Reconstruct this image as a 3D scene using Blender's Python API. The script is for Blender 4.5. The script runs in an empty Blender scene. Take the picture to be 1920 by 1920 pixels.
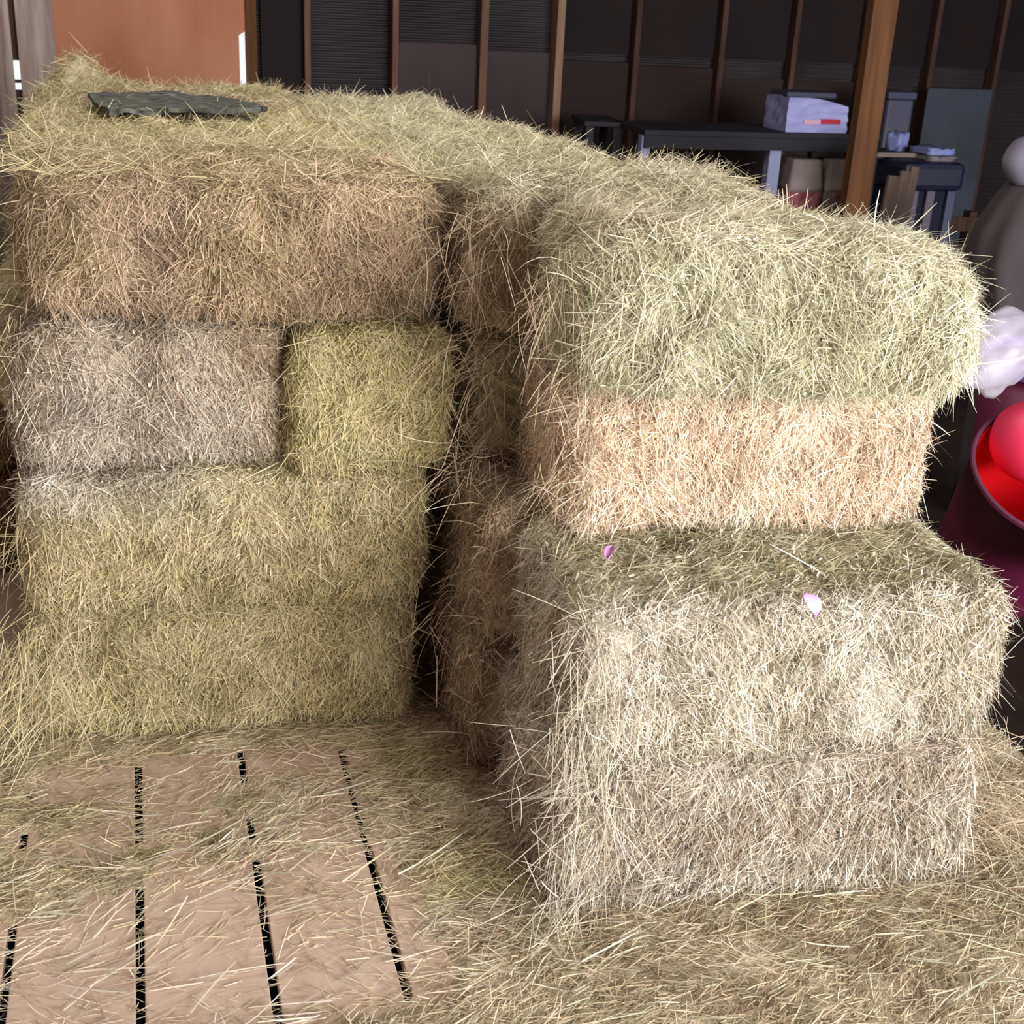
import bpy, bmesh, math, random
import numpy as np
from mathutils import Vector, Matrix

C = bpy.context.scene.collection
random.seed(7)

# ------------------------------------------------------------------ camera basis
CAM_H = 1.97
F = 2400.0
g = np.array([-.05 * 5969, 5969, 2400.]); g /= np.linalg.norm(g)
d = np.array([245 - 960, -40 - 960, 2400.]); d -= g * (d @ g); d /= np.linalg.norm(d)
xx = np.cross(g, d)
if xx[0] < 0: xx = -xx
def _ray(u, v):
    c = np.array([u - 960, v - 960, F]); return np.array([c @ xx, c @ d, -(c @ g)])
def at(u, v, Y):
    r = _ray(u, v); t = Y / r[1]
    return Vector((r[0] * t, r[1] * t, r[2] * t + CAM_H))
def atz(u, v, z):
    r = _ray(u, v); t = (z - CAM_H) / r[2]
    return Vector((r[0] * t, r[1] * t, z))

# ------------------------------------------------------------------ colour, noise
SAT = 1.0
def lin(c):
    c = np.asarray(c, float) / 255.0
    return np.where(c <= .04045, c / 12.92, ((c + .055) / 1.055) ** 2.4)
def lin4(c): return tuple(float(v) for v in lin(c)) + (1.0,)

def _hash(i, j, k, s):
    with np.errstate(over='ignore'):
        h = (i.astype(np.int64) * 374761393 + j.astype(np.int64) * 668265263 + k.astype(np.int64) * 2147483647 + s * 974634777)
        h = (h ^ (h >> 13)) * 1274126177
        h = h ^ (h >> 16)
    return (h & 0xffff) / 65535.0
def vnoise(P, scale, seed=0):
    Q = P * scale + 1000.0
    I = np.floor(Q).astype(np.int64); f = Q - I; f = f * f * (3 - 2 * f)
    r = 0
    for a in (0, 1):
        for b in (0, 1):
            for c in (0, 1):
                w = (f[:, 0] if a else 1 - f[:, 0]) * (f[:, 1] if b else 1 - f[:, 1]) * (f[:, 2] if c else 1 - f[:, 2])
                r = r + w * _hash(I[:, 0] + a, I[:, 1] + b, I[:, 2] + c, seed)
    return r            # 0..1
def nrm(v): return v / np.maximum(np.linalg.norm(v, axis=1, keepdims=True), 1e-9)

# ------------------------------------------------------------------ materials
def mat(name, col, rough=.8, spec=.3, noise=None, metallic=0.0, bump=None):
    m = bpy.data.materials.new(name); m.use_nodes = True
    nt = m.node_tree; b = nt.nodes['Principled BSDF']
    b.inputs['Base Color'].default_value = lin4(col)
    b.inputs['Roughness'].default_value = rough
    b.inputs['Specular IOR Level'].default_value = spec
    b.inputs['Metallic'].default_value = metallic
    if noise:
        c2, scale, stretch = noise
        tc = nt.nodes.new('ShaderNodeTexCoord'); mp = nt.nodes.new('ShaderNodeMapping')
        mp.inputs['Scale'].default_value = stretch
        n = nt.nodes.new('ShaderNodeTexNoise'); n.inputs['Scale'].default_value = scale; n.inputs['Detail'].default_value = 6
        r = nt.nodes.new('ShaderNodeValToRGB')
        r.color_ramp.elements[0].position = .35; r.color_ramp.elements[0].color = lin4(col)
        r.color_ramp.elements[1].position = .68; r.color_ramp.elements[1].color = lin4(c2)
        L = nt.links
        L.new(tc.outputs['Object'], mp.inputs['Vector']); L.new(mp.outputs['Vector'], n.inputs['Vector'])
        L.new(n.outputs['Fac'], r.inputs['Fac']); L.new(r.outputs['Color'], b.inputs['Base Color'])
        if bump:
            bp = nt.nodes.new('ShaderNodeBump'); bp.inputs['Strength'].default_value = bump
            bp.inputs['Distance'].default_value = .01
            L.new(n.outputs['Fac'], bp.inputs['Height']); L.new(bp.outputs['Normal'], b.inputs['Normal'])
    return m

def hay_mat(name, translucent):
    m = bpy.data.materials.new(name); m.use_nodes = True
    nt = m.node_tree; b = nt.nodes['Principled BSDF']; L = nt.links
    at_ = nt.nodes.new('ShaderNodeAttribute'); at_.attribute_name = 'Col'
    L.new(at_.outputs['Color'], b.inputs['Base Color'])
    b.inputs['Roughness'].default_value = .8
    b.inputs['Specular IOR Level'].default_value = .15
    if translucent:
        tr = nt.nodes.new('ShaderNodeBsdfTranslucent'); mx = nt.nodes.new('ShaderNodeMixShader')
        mx.inputs['Fac'].default_value = .22
        L.new(at_.outputs['Color'], tr.inputs['Color'])
        L.new(b.outputs['BSDF'], mx.inputs[1]); L.new(tr.outputs['BSDF'], mx.inputs[2])
        L.new(mx.outputs['Shader'], nt.nodes['Material Output'].inputs['Surface'])
    else:
        tc = nt.nodes.new('ShaderNodeTexCoord'); n = nt.nodes.new('ShaderNodeTexNoise')
        n.inputs['Scale'].default_value = 120; n.inputs['Detail'].default_value = 3
        L.new(tc.outputs['Object'], n.inputs['Vector'])
        bp = nt.nodes.new('ShaderNodeBump'); bp.inputs['Strength'].default_value = .8; bp.inputs['Distance'].default_value = .01
        L.new(n.outputs['Fac'], bp.inputs['Height']); L.new(bp.outputs['Normal'], b.inputs['Normal'])
    return m
M_CORE = hay_mat('packed_hay', False)
M_STRAW = hay_mat('hay_stalks', True)

# ------------------------------------------------------------------ object helpers
def tag(o, label=None, cat=None, group=None, kind=None):
    if label: o['label'] = label
    if cat: o['category'] = cat
    if group: o['group'] = group
    if kind: o['kind'] = kind
    return o
def obj(name, bm, m, parent=None, smooth=False):
    me = bpy.data.meshes.new(name)
    bmesh.ops.recalc_face_normals(bm, faces=bm.faces[:])
    bm.to_mesh(me); bm.free()
    ms = m if isinstance(m, (list, tuple)) else [m]
    for q in ms: me.materials.append(q)
    if smooth: me.polygons.foreach_set('use_smooth', [True] * len(me.polygons))
    o = bpy.data.objects.new(name, me); C.objects.link(o)
    if parent: o.parent = parent
    return o
def empty(name, loc, rz=0):
    o = bpy.data.objects.new(name, None); C.objects.link(o); o.location = loc; o.rotation_euler = (0, 0, rz)
    o.empty_display_size = .1
    return o
def box(bm, x0, x1, y0, y1, z0, z1, mtx=None, bev=0, mi=0):
    vs = [bm.verts.new(p) for p in ((x0, y0, z0), (x1, y0, z0), (x1, y1, z0), (x0, y1, z0), (x0, y0, z1), (x1, y0, z1), (x1, y1, z1), (x0, y1, z1))]
    fs = [bm.faces.new([vs[i] for i in q]) for q in ((0, 3, 2, 1), (4, 5, 6, 7), (0, 1, 5, 4), (1, 2, 6, 5), (2, 3, 7, 6), (3, 0, 4, 7))]
    for f in fs: f.material_index = mi
    if bev:
        es = list({e for f in fs for e in f.edges})
        r = bmesh.ops.bevel(bm, geom=es, offset=bev, segments=2, affect='EDGES', profile=.5)
        vs = list({v for f in r['faces'] for v in f.verts})
    if mtx: bmesh.ops.transform(bm, matrix=mtx, verts=vs)
    return bm
def bx(*a, **k): return box(bmesh.new(), *a, **k)
def lathe(prof, seg=40, mtx=None, bm=None, mi=None):
    bm = bm or bmesh.new(); rings = []
    for r, z in prof:
        rings.append([bm.verts.new((r * math.cos(2 * math.pi * i / seg), r * math.sin(2 * math.pi * i / seg), z)) for i in range(seg)])
    for a in range(len(rings) - 1):
        for i in range(seg):
            f = bm.faces.new((rings[a][i], rings[a][(i + 1) % seg], rings[a + 1][(i + 1) % seg], rings[a + 1][i]))
            if mi: f.material_index = mi[a]
    if prof[0][0] > 0: bm.faces.new(rings[0][::-1])
    if prof[-1][0] > 0: bm.faces.new(rings[-1])
    if mtx: bmesh.ops.transform(bm, matrix=mtx, verts=bm.verts[:])
    return bm

# ------------------------------------------------------------------ hay
def strand_arrays(P, N, T, L, W, phi, rng, bend=.25, grav=0.0, seg=3):
    """ribbon stalks: P root, N surface normal, T lying direction; returns verts, quads"""
    n = len(P)
    D = nrm(T * np.cos(phi)[:, None] + N * np.sin(phi)[:, None])
    B = nrm(rng.normal(size=(n, 3))) * (bend * rng.random((n, 1)))
    B -= N * np.minimum((B * N).sum(1), 0)[:, None]
    Gv = np.zeros((n, 3)); Gv[:, 2] = -grav * rng.random(n)
    face = nrm(N + rng.normal(size=(n, 3)) * .55)
    Wd = nrm(np.cross(D, face))
    s = np.linspace(0, 1, seg + 1)
    V = np.empty((n, seg + 1, 2, 3))
    for k, t in enumerate(s):
        c = P + D * (L * t)[:, None] + (B + Gv) * (L * t * t)[:, None]
        w = (W * (.5 if k < seg else .18))[:, None]
        V[:, k, 0] = c - Wd * w; V[:, k, 1] = c + Wd * w
    base = (np.arange(n) * (seg + 1) * 2)[:, None]
    Q = np.concatenate([base + np.array([[2 * k, 2 * k + 1, 2 * k + 3, 2 * k + 2]]) for k in range(seg)], axis=1).reshape(-1, 4)
    return V.reshape(-1, 3), Q

def build_mesh(name, parts):
    """parts: list of (verts, quads, colours per vertex, material index)"""
    V = np.concatenate([p[0] for p in parts]); off = 0; Qs = []; mi = []
    for p in parts:
        Qs.append(p[1] + off); off += len(p[0]); mi.append(np.full(len(p[1]), p[3], np.int32))
    Q = np.concatenate(Qs); mi = np.concatenate(mi)
    Cc = np.concatenate([p[2] for p in parts])
    me = bpy.data.meshes.new(name)
    me.vertices.add(len(V)); me.vertices.foreach_set('co', V.astype(np.float32).ravel())
    me.loops.add(len(Q) * 4); me.loops.foreach_set('vertex_index', Q.astype(np.int32).ravel())
    me.polygons.add(len(Q)); me.polygons.foreach_set('loop_start', np.arange(0, len(Q) * 4, 4, dtype=np.int32))
    me.polygons.foreach_set('material_index', mi)
    me.polygons.foreach_set('use_smooth', np.ones(len(Q), bool))
    me.update(calc_edges=True)
    ca = me.color_attributes.new('Col', 'FLOAT_COLOR', 'POINT')
    C4 = np.ones((len(V), 4), np.float32); C4[:, :3] = Cc
    ca.data.foreach_set('color', C4.ravel())
    me.materials.append(M_CORE); me.materials.append(M_STRAW)
    return me

# kinds of hay: dry stalk colours (main, second, pale, dark)
TAN    = dict(a=(187, 160, 122), b=(172, 150, 108), pale=(232, 214, 178), dark=(126, 100, 70))
BROWN  = dict(a=(194, 168, 132), b=(180, 156, 108), pale=(226, 200, 160), dark=(120, 92, 62))
GREY   = dict(a=(184, 166, 138), b=(170, 152, 122), pale=(226, 214, 192), dark=(118, 102, 84))
GOLD   = dict(a=(214, 202, 134), b=(200, 186, 122), pale=(226, 214, 158), dark=(132, 118, 66))
OLIVE  = dict(a=(206, 190, 132), b=(192, 178, 116), pale=(230, 216, 168), dark=(140, 122, 76))
GREEN  = dict(a=(204, 200, 156), b=(196, 198, 158), pale=(230, 227, 194), dark=(128, 116, 72))
PEACH  = dict(a=(232, 204, 168), b=(224, 196, 158), pale=(250, 234, 208), dark=(176, 142, 108))
CREAM  = dict(a=(208, 199, 172), b=(196, 184, 152), pale=(232, 226, 206), dark=(132, 116, 84))
BEIGE  = dict(a=(186, 168, 140), b=(180, 168, 140), pale=(230, 222, 202), dark=(122, 102, 78))
SAGE   = dict(a=(208, 198, 150), b=(194, 190, 146), pale=(228, 222, 186), dark=(136, 124, 80))
LITTER = dict(a=(210, 190, 154), b=(192, 172, 132), pale=(238, 224, 194), dark=(160, 136, 100))
ALB = 1.0
for _p in (LITTER, TAN, BROWN, GREY, GOLD, OLIVE, GREEN, PEACH, CREAM, BEIGE, SAGE):
    for _k in _p:
        c_ = np.array(_p[_k], float); m_ = c_ @ [.3, .6, .1]
        _p[_k] = tuple(np.clip(m_ + (c_ - m_) * .70 + [3, 0, 2], 0, 255))
def hay_colour(P, pal, rng, seed, zone=None, var=.16):
    """real stalk colours: patches of two dry tones, pale straws, dark leaf bits"""
    n = len(P)
    a = np.tile(lin(pal['a']), (n, 1)); b = np.tile(lin(pal['b']), (n, 1))
    pale = np.tile(lin(pal['pale']), (n, 1)); dark = np.tile(lin(pal['dark']), (n, 1))
    if zone is not None:
        w, p2 = zone; w = np.clip(w, 0, 1)[:, None]
        a = a * (1 - w) + lin(p2['a']) * w; b = b * (1 - w) + lin(p2['b']) * w
        pale = pale * (1 - w) + lin(p2['pale']) * w; dark = dark * (1 - w) + lin(p2['dark']) * w
    m = np.clip((vnoise(P, 5, seed) - .5) * 2.5 + .5, 0, 1)[:, None]
    c = a * (1 - m) + b * m
    clump = vnoise(P, 16, seed + 3) * .6 + vnoise(P, 42, seed + 9) * .4
    r = rng.random(n) + (clump - .5) * .9
    big = np.clip((vnoise(P, 7.5, seed + 21) - .60) * 5, 0, .55)[:, None]
    c = c * (1 - big) + (pale * .8 + c * .2) * big
    dk = np.clip((vnoise(P, 10, seed + 31) - .66) * 4, 0, .35)[:, None]
    c = c * (1 - dk) + dark * 1.15 * dk
    k = (r > .82)[:, None]; c = np.where(k, pale * .8 + c * .2, c)
    k = (r < .09)[:, None]; c = np.where(k, dark * .8 + c * .2, c)
    c = c * (1 + rng.normal(size=(n, 1)) * var) * (1 + rng.normal(size=(n, 3)) * .03)
    return np.clip(c * ALB, .01, .92)

def make_deform(h, r, amp, seed, bulge=.0, taper=0.0):
    def deform(p):
        inner = np.clip(p, -h + r, h - r)
        dv = p - inner; n = nrm(dv)
        q = inner + n * r
        a = (vnoise(q, 4.5, seed) - .5) * 2 * amp + (vnoise(q, 13, seed + 1) - .5) * amp * 1.3 + (vnoise(q, 30, seed + 2) - .5) * .016
        # flakes: the bale is pressed in slices along its length
        q = q + n * a[:, None]
        bl = bulge * (1 - (q[:, 0] / h[0]) ** 2)
        q[:, 1] += np.sign(n[:, 1]) * np.abs(n[:, 1]) * bl
        q[:, 2] -= (q[:, 2] + h[2]) * taper * np.clip(q[:, 0] / h[0], 0, 1) ** 2
        return q, n
    return deform
FACES = {'front': (1, -1), 'back': (1, 1), 'left': (0, -1), 'right': (0, 1), 'top': (2, 1), 'bottom': (2, -1)}
def face_points(h, ax, sg, U, V):
    o = [i for i in range(3) if i != ax]
    p = np.empty((len(U), 3)); p[:, ax] = sg * h[ax]; p[:, o[0]] = (U * 2 - 1) * h[o[0]]; p[:, o[1]] = (V * 2 - 1) * h[o[1]]
    return p

def bale_mesh(name, L, W, H, pal, seed, dens=27000, wts=None, zone=None, r=.07, amp=.016, bulge=.01,
              length=(.022, .085), width=(.0010, .0024), shag=1.0, pale_extra=0.0, lean=0.0, res=.022, taper=0.0, stray=90):
    """one pressed bale, box L x W x H, origin at base centre"""
    rng = np.random.default_rng(seed)
    h = np.array([L / 2, W / 2, H / 2]); df = make_deform(h, r, amp, seed, bulge, taper)
    parts = []
    for f, (ax, sg) in FACES.items():
        o = [i for i in range(3) if i != ax]
        nu = max(4, int(2 * h[o[0]] / res)); nv = max(4, int(2 * h[o[1]] / res))
        U, V = np.meshgrid(np.linspace(0, 1, nu + 1), np.linspace(0, 1, nv + 1), indexing='ij')
        p, n = df(face_points(h, ax, sg, U.ravel(), V.ravel()))
        idx = np.arange((nu + 1) * (nv + 1)).reshape(nu + 1, nv + 1)
        q = np.stack([idx[:-1, :-1], idx[1:, :-1], idx[1:, 1:], idx[:-1, 1:]], -1).reshape(-1, 4)
        flip = (sg > 0) == (ax == 1)
        if flip: q = q[:, ::-1]
        z = zone(p + [0, 0, h[2]]) if zone else None
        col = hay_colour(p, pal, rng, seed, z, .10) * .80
        parts.append((p + [0, 0, h[2]], q, col, 0))
    wts = wts or dict(front=1, left=.6, top=1, right=.6, back=.15)
    for f, wt in wts.items():
        ax, sg = FACES[f]; o = [i for i in range(3) if i != ax]
        n = int(4 * h[o[0]] * h[o[1]] * dens * wt * 1.12)
        if n < 1: continue
        p, N = df(face_points(h, ax, sg, rng.random(n), rng.random(n)))
        ps = p + [0, 0, h[2]]
        # lying direction
        down = np.zeros((n, 3)); down[:, 2] = -1
        side = np.zeros((n, 3)); side[:, o[0]] = 1
        topm = (np.abs(N[:, 2]) > .6)[:, None]
        B0 = np.where(topm, side, down); B0 = nrm(B0 - N * (B0 * N).sum(1)[:, None]); B1 = nrm(np.cross(N, B0))
        fld = (vnoise(p, 9, seed + 5) - .5) * 2.6
        spread = np.where(topm[:, 0], .9, .75)
        ang = fld + rng.normal(size=n) * spread + lean
        ang += np.where(rng.random(n) < .18, math.pi, 0)
        T = B0 * np.cos(ang)[:, None] + B1 * np.sin(ang)[:, None]
        ln = rng.uniform(length[0], length[1], n) * np.where(rng.random(n) < .05, 1.7, 1.0)
        wd = rng.uniform(width[0], width[1], n) * np.where(rng.random(n) < .05, 1.6, 1)
        phi = np.abs(rng.normal(size=n)) * .16 * shag + np.where(rng.random(n) < .045 * shag, rng.random(n) * .8, 0) - .06
        chaff = rng.random(n) < .30
        ln = np.where(chaff, rng.uniform(.008, .022, n), ln); wd = np.where(chaff, rng.uniform(.0022, .0052, n), wd)
        phi = np.where(chaff, rng.random(n) * .9, phi)
        P0 = ps + N * (rng.random(n) * .016 * shag - .003)[:, None] - T * (ln * .35)[:, None]
        V, Q = strand_arrays(P0, N, T, ln, wd, phi, rng, bend=.3, grav=.18, seg=3)
        col = hay_colour(p, pal, rng, seed, zone(ps) if zone else None)
        lite = rng.random(n) < (.05 + pale_extra)
        col[lite] = np.clip(lin(pal['pale']) * ALB * rng.uniform(.9, 1.15, (lite.sum(), 1)), 0, .92)
        parts.append((V, Q, np.repeat(col, 8, axis=0), 1))
    # long stray stalks standing off the bale
    fl_ = [f for f in wts if wts[f] >= .4]
    if stray and fl_:
        ps, Ns, Ts = [], [], []
        for f in fl_:
            ax, sg = FACES[f]; n = stray // len(fl_)
            U = rng.random(n); Vv = rng.random(n); e = rng.random(n) < .5; U[e] = np.round(U[e])
            p, N = df(face_points(h, ax, sg, U, Vv)); ps.append(p + [0, 0, h[2]]); Ns.append(N)
        p = np.concatenate(ps); N = np.concatenate(Ns); n = len(p)
        T = rng.normal(size=(n, 3)); T = nrm(T - N * (T * N).sum(1)[:, None])
        V, Q = strand_arrays(p, N, T, rng.uniform(.06, .16, n) * min(shag, 1.1), rng.uniform(.0016, .0034, n), np.abs(rng.normal(size=n)) * .32, rng, bend=.4, grav=.3, seg=4)
        col = hay_colour(p, pal, rng, seed); k = rng.random(n) < .5; col[k] = lin(pal['pale']) * ALB * .95
        parts.append((V, Q, np.repeat(col, 10, axis=0), 1))
    return build_mesh(name, parts)

GB = 'hay bales of the big stack'
def bale(cx, cy, z, L, W, H, pal, seed, label, rz=0.0, tilt=(0, 0), group=GB, **k):
    me = bale_mesh('hay_bale', L, W, H, pal, seed, **k)
    o = bpy.data.objects.new('hay_bale', me); C.objects.link(o)
    o.location = (cx, cy, z); o.rotation_euler = (math.radians(tilt[0]), math.radians(tilt[1]), math.radians(rz))
    return tag(o, label, 'hay bale', group)

HB = .38
# ---- left stack, front faces near y = 3.2
bale(.155, 3.50, 0, 1.03, .56, HB, OLIVE, 11, 'yellow-olive hay bale at the bottom of the left stack, standing on the boards', rz=-4,
     shag=1.25, zone=lambda p: (np.clip(.5 - (p[:, 0] + .1) * 2.2, 0, .6) * (p[:, 2] < .25), GOLD))
bale(.185, 3.50, .38, 1.05, .56, HB, OLIVE, 12, 'olive hay bale second from the bottom of the left stack, pale at top left', rz=-4,
     zone=lambda p: (np.clip((p[:, 2] - .25) * 9, 0, 1) * np.clip(-(p[:, 0] - .02) * 6 , 0, 1), CREAM))
bale(.005, 3.60, .76, .68, .56, HB, GREY, 13, 'greyish brown hay bale midway up the left stack, left of a yellow-green one', rz=-2,
     pale_extra=.05, lean=.35, zone=lambda p: (np.clip((p[:, 0] - .12) * 4, 0, .8) + np.clip((p[:, 2] - .2) * 3, 0, .4), TAN))
bale(.565, 3.79, .76, .42, 1.15, HB, GOLD, 14, 'yellow-green hay bale end right of the greyish bale in the left stack', rz=-1, r=.06)
bale(.235, 3.60, 1.14, 1.06, .60, HB, BROWN, 15, 'brown hay bale on top of the left stack at its front', rz=-4, r=.13, amp=.024, bulge=.02,
     shag=1.2, pale_extra=.02, zone=lambda p: (np.clip((p[:, 2] - .3) * 9, 0, 1) * np.clip(p[:, 1] * 5 + 1., 0, 1), OLIVE))
# ---- right stack
bale(1.345, 2.52, 0, 1.04, .57, HB, BEIGE, 21, 'beige hay bale at the bottom front of the right stack, on the floor', rz=-4, shag=1.3, pale_extra=.05, lean=-.1)
bale(1.37, 2.55, .38, 1.03, .58, HB, CREAM, 22, 'whitish hay bale second from bottom of the right stack, pink petals on its olive top', rz=-3,
     shag=1.15, pale_extra=.07, lean=.25,
     zone=lambda p: (np.clip((p[:, 2] - .345) * 40, 0, 1) * np.clip((p[:, 1] + .27) * 14, 0, 1), SAGE))
bale(1.405, 2.93, .76, .91, .55, HB, PEACH, 23, 'peach-coloured straw bale set back in the middle of the right stack', rz=-4, pale_extra=.05,
     shag=1.1, wts=dict(front=1.2, left=.8, top=.4, right=.8, back=.1))
bale(1.375, 2.76, 1.15, .94, .58, .365, GREEN, 24, 'pale green hay bale overhanging at the top front of the right stack', rz=-9, tilt=(-2, .8), taper=.20, r=.12, amp=.024, bulge=.02,
     shag=1.35, pale_extra=.05, length=(.03, .10),
     zone=lambda p: (np.clip((p[:, 2] - .30) * 8, 0, 1) * np.clip(.5 - p[:, 0] * 1.2, 0, 1), PEACH))

# ---- second row of the right stack, their ends face the slot between the stacks
W2 = dict(front=.5, left=1, top=1, right=.5, back=.1)
bale(1.27, 3.13, 0, .98, .56, HB, TAN, 31, 'tan hay bale on the floor behind the beige one, its end facing the dark slot', rz=-2, dens=16000, wts=W2, shag=1.3)
bale(1.30, 3.15, .38, 1.0, .56, HB, TAN, 32, 'tan hay bale behind the whitish one, its end facing the dark slot', rz=-1, dens=16000, wts=W2, shag=1.3)
bale(1.30, 3.52, .76, .94, .56, HB, SAGE, 33, 'grey-green hay bale behind the peach bale, its end showing in the slot', rz=2, dens=14000, wts=W2, shag=1.4)
bale(1.25, 3.43, 1.14, .94, .58, HB, TAN, 34, 'brown-sided hay bale with rounded end behind the pale green top bale, beside the slot', rz=2, taper=.12, dens=20000, wts=W2, r=.13, amp=.025, shag=1.5,
     zone=lambda p: (np.clip((p[:, 2] - .3) * 9, 0, 1), GREEN))
# ---- top bales further back
WT = dict(front=.35, left=.5, top=1, right=.6, back=.3)
bale(1.09, 4.24, 1.14, .58, 1.04, HB, SAGE, 41, 'grey-green hay bale lying lengthwise on top, behind the row with the rounded bale end', dens=14000, wts=WT, r=.10, amp=.03, shag=1.5)
bale(.20, 4.20, 1.14, 1.06, .57, HB, OLIVE, 42, 'olive hay bale on top directly behind the brown front bale of the left stack', dens=14000, wts=WT, r=.09, amp=.024, shag=1.3)
bale(.17, 4.79, 1.14, 1.08, .57, HB, OLIVE, 43, 'olive hay bale on top in front of the dark mat', dens=12000, wts=WT, r=.09, amp=.024, shag=1.3)
bale(.15, 5.38, 1.14, 1.08, .57, HB, TAN, 44, 'tan hay bale on top lying under the dark mat', dens=12000, wts=WT, r=.09, amp=.024, shag=1.3)
bale(.12, 5.97, 1.14, 1.08, .57, HB, OLIVE, 45, 'olive hay bale on top at the far back, in front of the orange plywood', dens=12000, wts=WT, r=.09, amp=.03, shag=1.5)
bale(.97, 5.30, 1.14, .55, 1.02, HB, SAGE, 46, 'grey-green hay bale on top at the far right corner of the plateau', dens=13000, wts=WT, r=.10, amp=.035, shag=1.6)
# ---- stack further left, cut by the frame
WL = dict(front=1, right=1, top=1)
bale(-1.02, 4.66, 1.10, 1.04, .57, HB, OLIVE, 51, 'straw-coloured hay bale at the left edge of the photo, top of the stack behind', dens=11000, wts=WL, r=.09, amp=.024, group='hay bales of the stack at the left edge')
bale(-1.00, 4.70, .74, 1.02, .57, .36, SAGE, 52, 'dark green hay bale at the left edge, under the straw-coloured one', dens=11000, wts=WL, group='hay bales of the stack at the left edge')
bale(-1.02, 4.68, .37, 1.02, .57, .36, OLIVE, 53, 'hay bale at the left edge, second from the floor behind the left stack', dens=11000, wts=WL, group='hay bales of the stack at the left edge')
bale(-1.02, 4.70, 0, 1.02, .57, .36, BROWN, 54, 'hay bale at the left edge, on the floor behind the left stack', dens=11000, wts=WL, group='hay bales of the stack at the left edge')

# ---- bales buried in the stack carry the top row (one shared mesh)
inner_me = bale_mesh('hay_bale', 1.04, .56, .38, OLIVE, 60, dens=4000, res=.04)
def inner(cx, cy, z, rz=0):
    o = bpy.data.objects.new('hay_bale', inner_me); C.objects.link(o); o.location = (cx, cy, z); o.rotation_euler = (0, 0, math.radians(rz))
    tag(o, 'hay bale buried inside the big stack beneath its top row', 'hay bale', 'buried hay bales carrying the top row')
for k in range(3):
    z = .38 * k
    if k < 2: inner(.17, 4.17, z)
    else: inner(-.16, 4.30, z, 90)
    inner(.16, 4.79, z); inner(.15, 5.38, z); inner(.12, 5.97, z)
    inner(1.09, 4.35, z, 90); inner(.98, 5.44, z, 90)

# ------------------------------------------------------------------ loose hay on the floor and on the stack (uncountable)
def scatter(name, pts, zs, pal, seed, label, length, width, base_ang=0.0, spread=.6, lift=.12, zone=None, var=.16, seg=3):
    rng = np.random.default_rng(seed); n = len(pts)
    P = np.column_stack([pts, zs]); N = np.zeros((n, 3)); N[:, 2] = 1
    ang = base_ang + (vnoise(P, 6, seed) - .5) * 1.6 + rng.normal(size=n) * spread + np.where(rng.random(n) < .5, math.pi, 0)
    T = np.column_stack([np.cos(ang), np.sin(ang), np.zeros(n)])
    ln = rng.uniform(length[0], length[1], n); wd = rng.uniform(width[0], width[1], n)
    phi = np.abs(rng.normal(size=n)) * lift
    V, Q = strand_arrays(P - T * (ln * .4)[:, None], N, T, ln, wd, phi, rng, bend=.35, grav=.05, seg=seg)
    V[:, 2] = np.maximum(V[:, 2], P[:, 2].min() if np.ptp(zs) < .0 else -.01)
    col = hay_colour(P, pal, rng, seed, zone(P) if zone else None, var)
    return V, Q, np.repeat(col, 2 * (seg + 1), axis=0), 1

def litter_density(p):
    """0..1: how thickly the boards are covered"""
    P = np.column_stack([p, np.zeros(len(p))])
    x, y = p[:, 0], p[:, 1]
    D = np.full(len(p), .13)
    D += .75 * np.exp(-((y - 3.2) / .10) ** 2) + 1.2 * np.clip((-.33 - x) / .08, 0, 1) * np.exp(-((y - 3.25) / .22) ** 2)                       # drift at the foot of the left stack
    D += .34 * np.exp(-((y - 2.90) / .10) ** 2) * (x < .62)
    D += .42 * np.exp(-((y - 2.66 - .12 * x) / .10) ** 2) * (x < .7)
    D += 1.0 * np.clip((x - .42) / .3, 0, 1) * np.clip((y - 2.3) / .35, 0, 1)
    D += .75 * np.exp(-((np.maximum(y, 1.93) - 1.93) / .12) ** 2) * np.clip((y - 1.0) / .4, .2, 1)                       # nearest strip
    D += 1.1 * np.clip((x - .50 ) / .18, 0, 1) * (y < 2.75)
    D += .25 * np.clip((-.15 - x) / .3, 0, 1) * (y < 2.8) * (y > 2.5)
    n = vnoise(P, 7, 5) * .6 + vnoise(P, 19, 6) * .4
    return np.clip(D * (.35 + 1.3 * n), 0, 1)
rng = np.random.default_rng(99)
cand = np.column_stack([rng.uniform(-.9, 2.35, 380000), rng.uniform(1.15, 3.6, 380000)])
keep = rng.random(len(cand)) < litter_density(cand) * .45
pts = cand[keep]
dn = litter_density(pts)
zz = .003 + rng.random(len(pts)) * .022 * dn
def fl_zone(P): return (.75 * np.clip(vnoise(P, 3, 77) * 2 - .5, 0, 1) * (P[:, 1] > 2.35) * (P[:, 0] < 1.0) + .2, OLIVE)
A = scatter('x', pts, zz, LITTER, 70, '', (.012, .08), (.0010, .0028), 0.1, .6, .08, fl_zone, .12)
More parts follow.
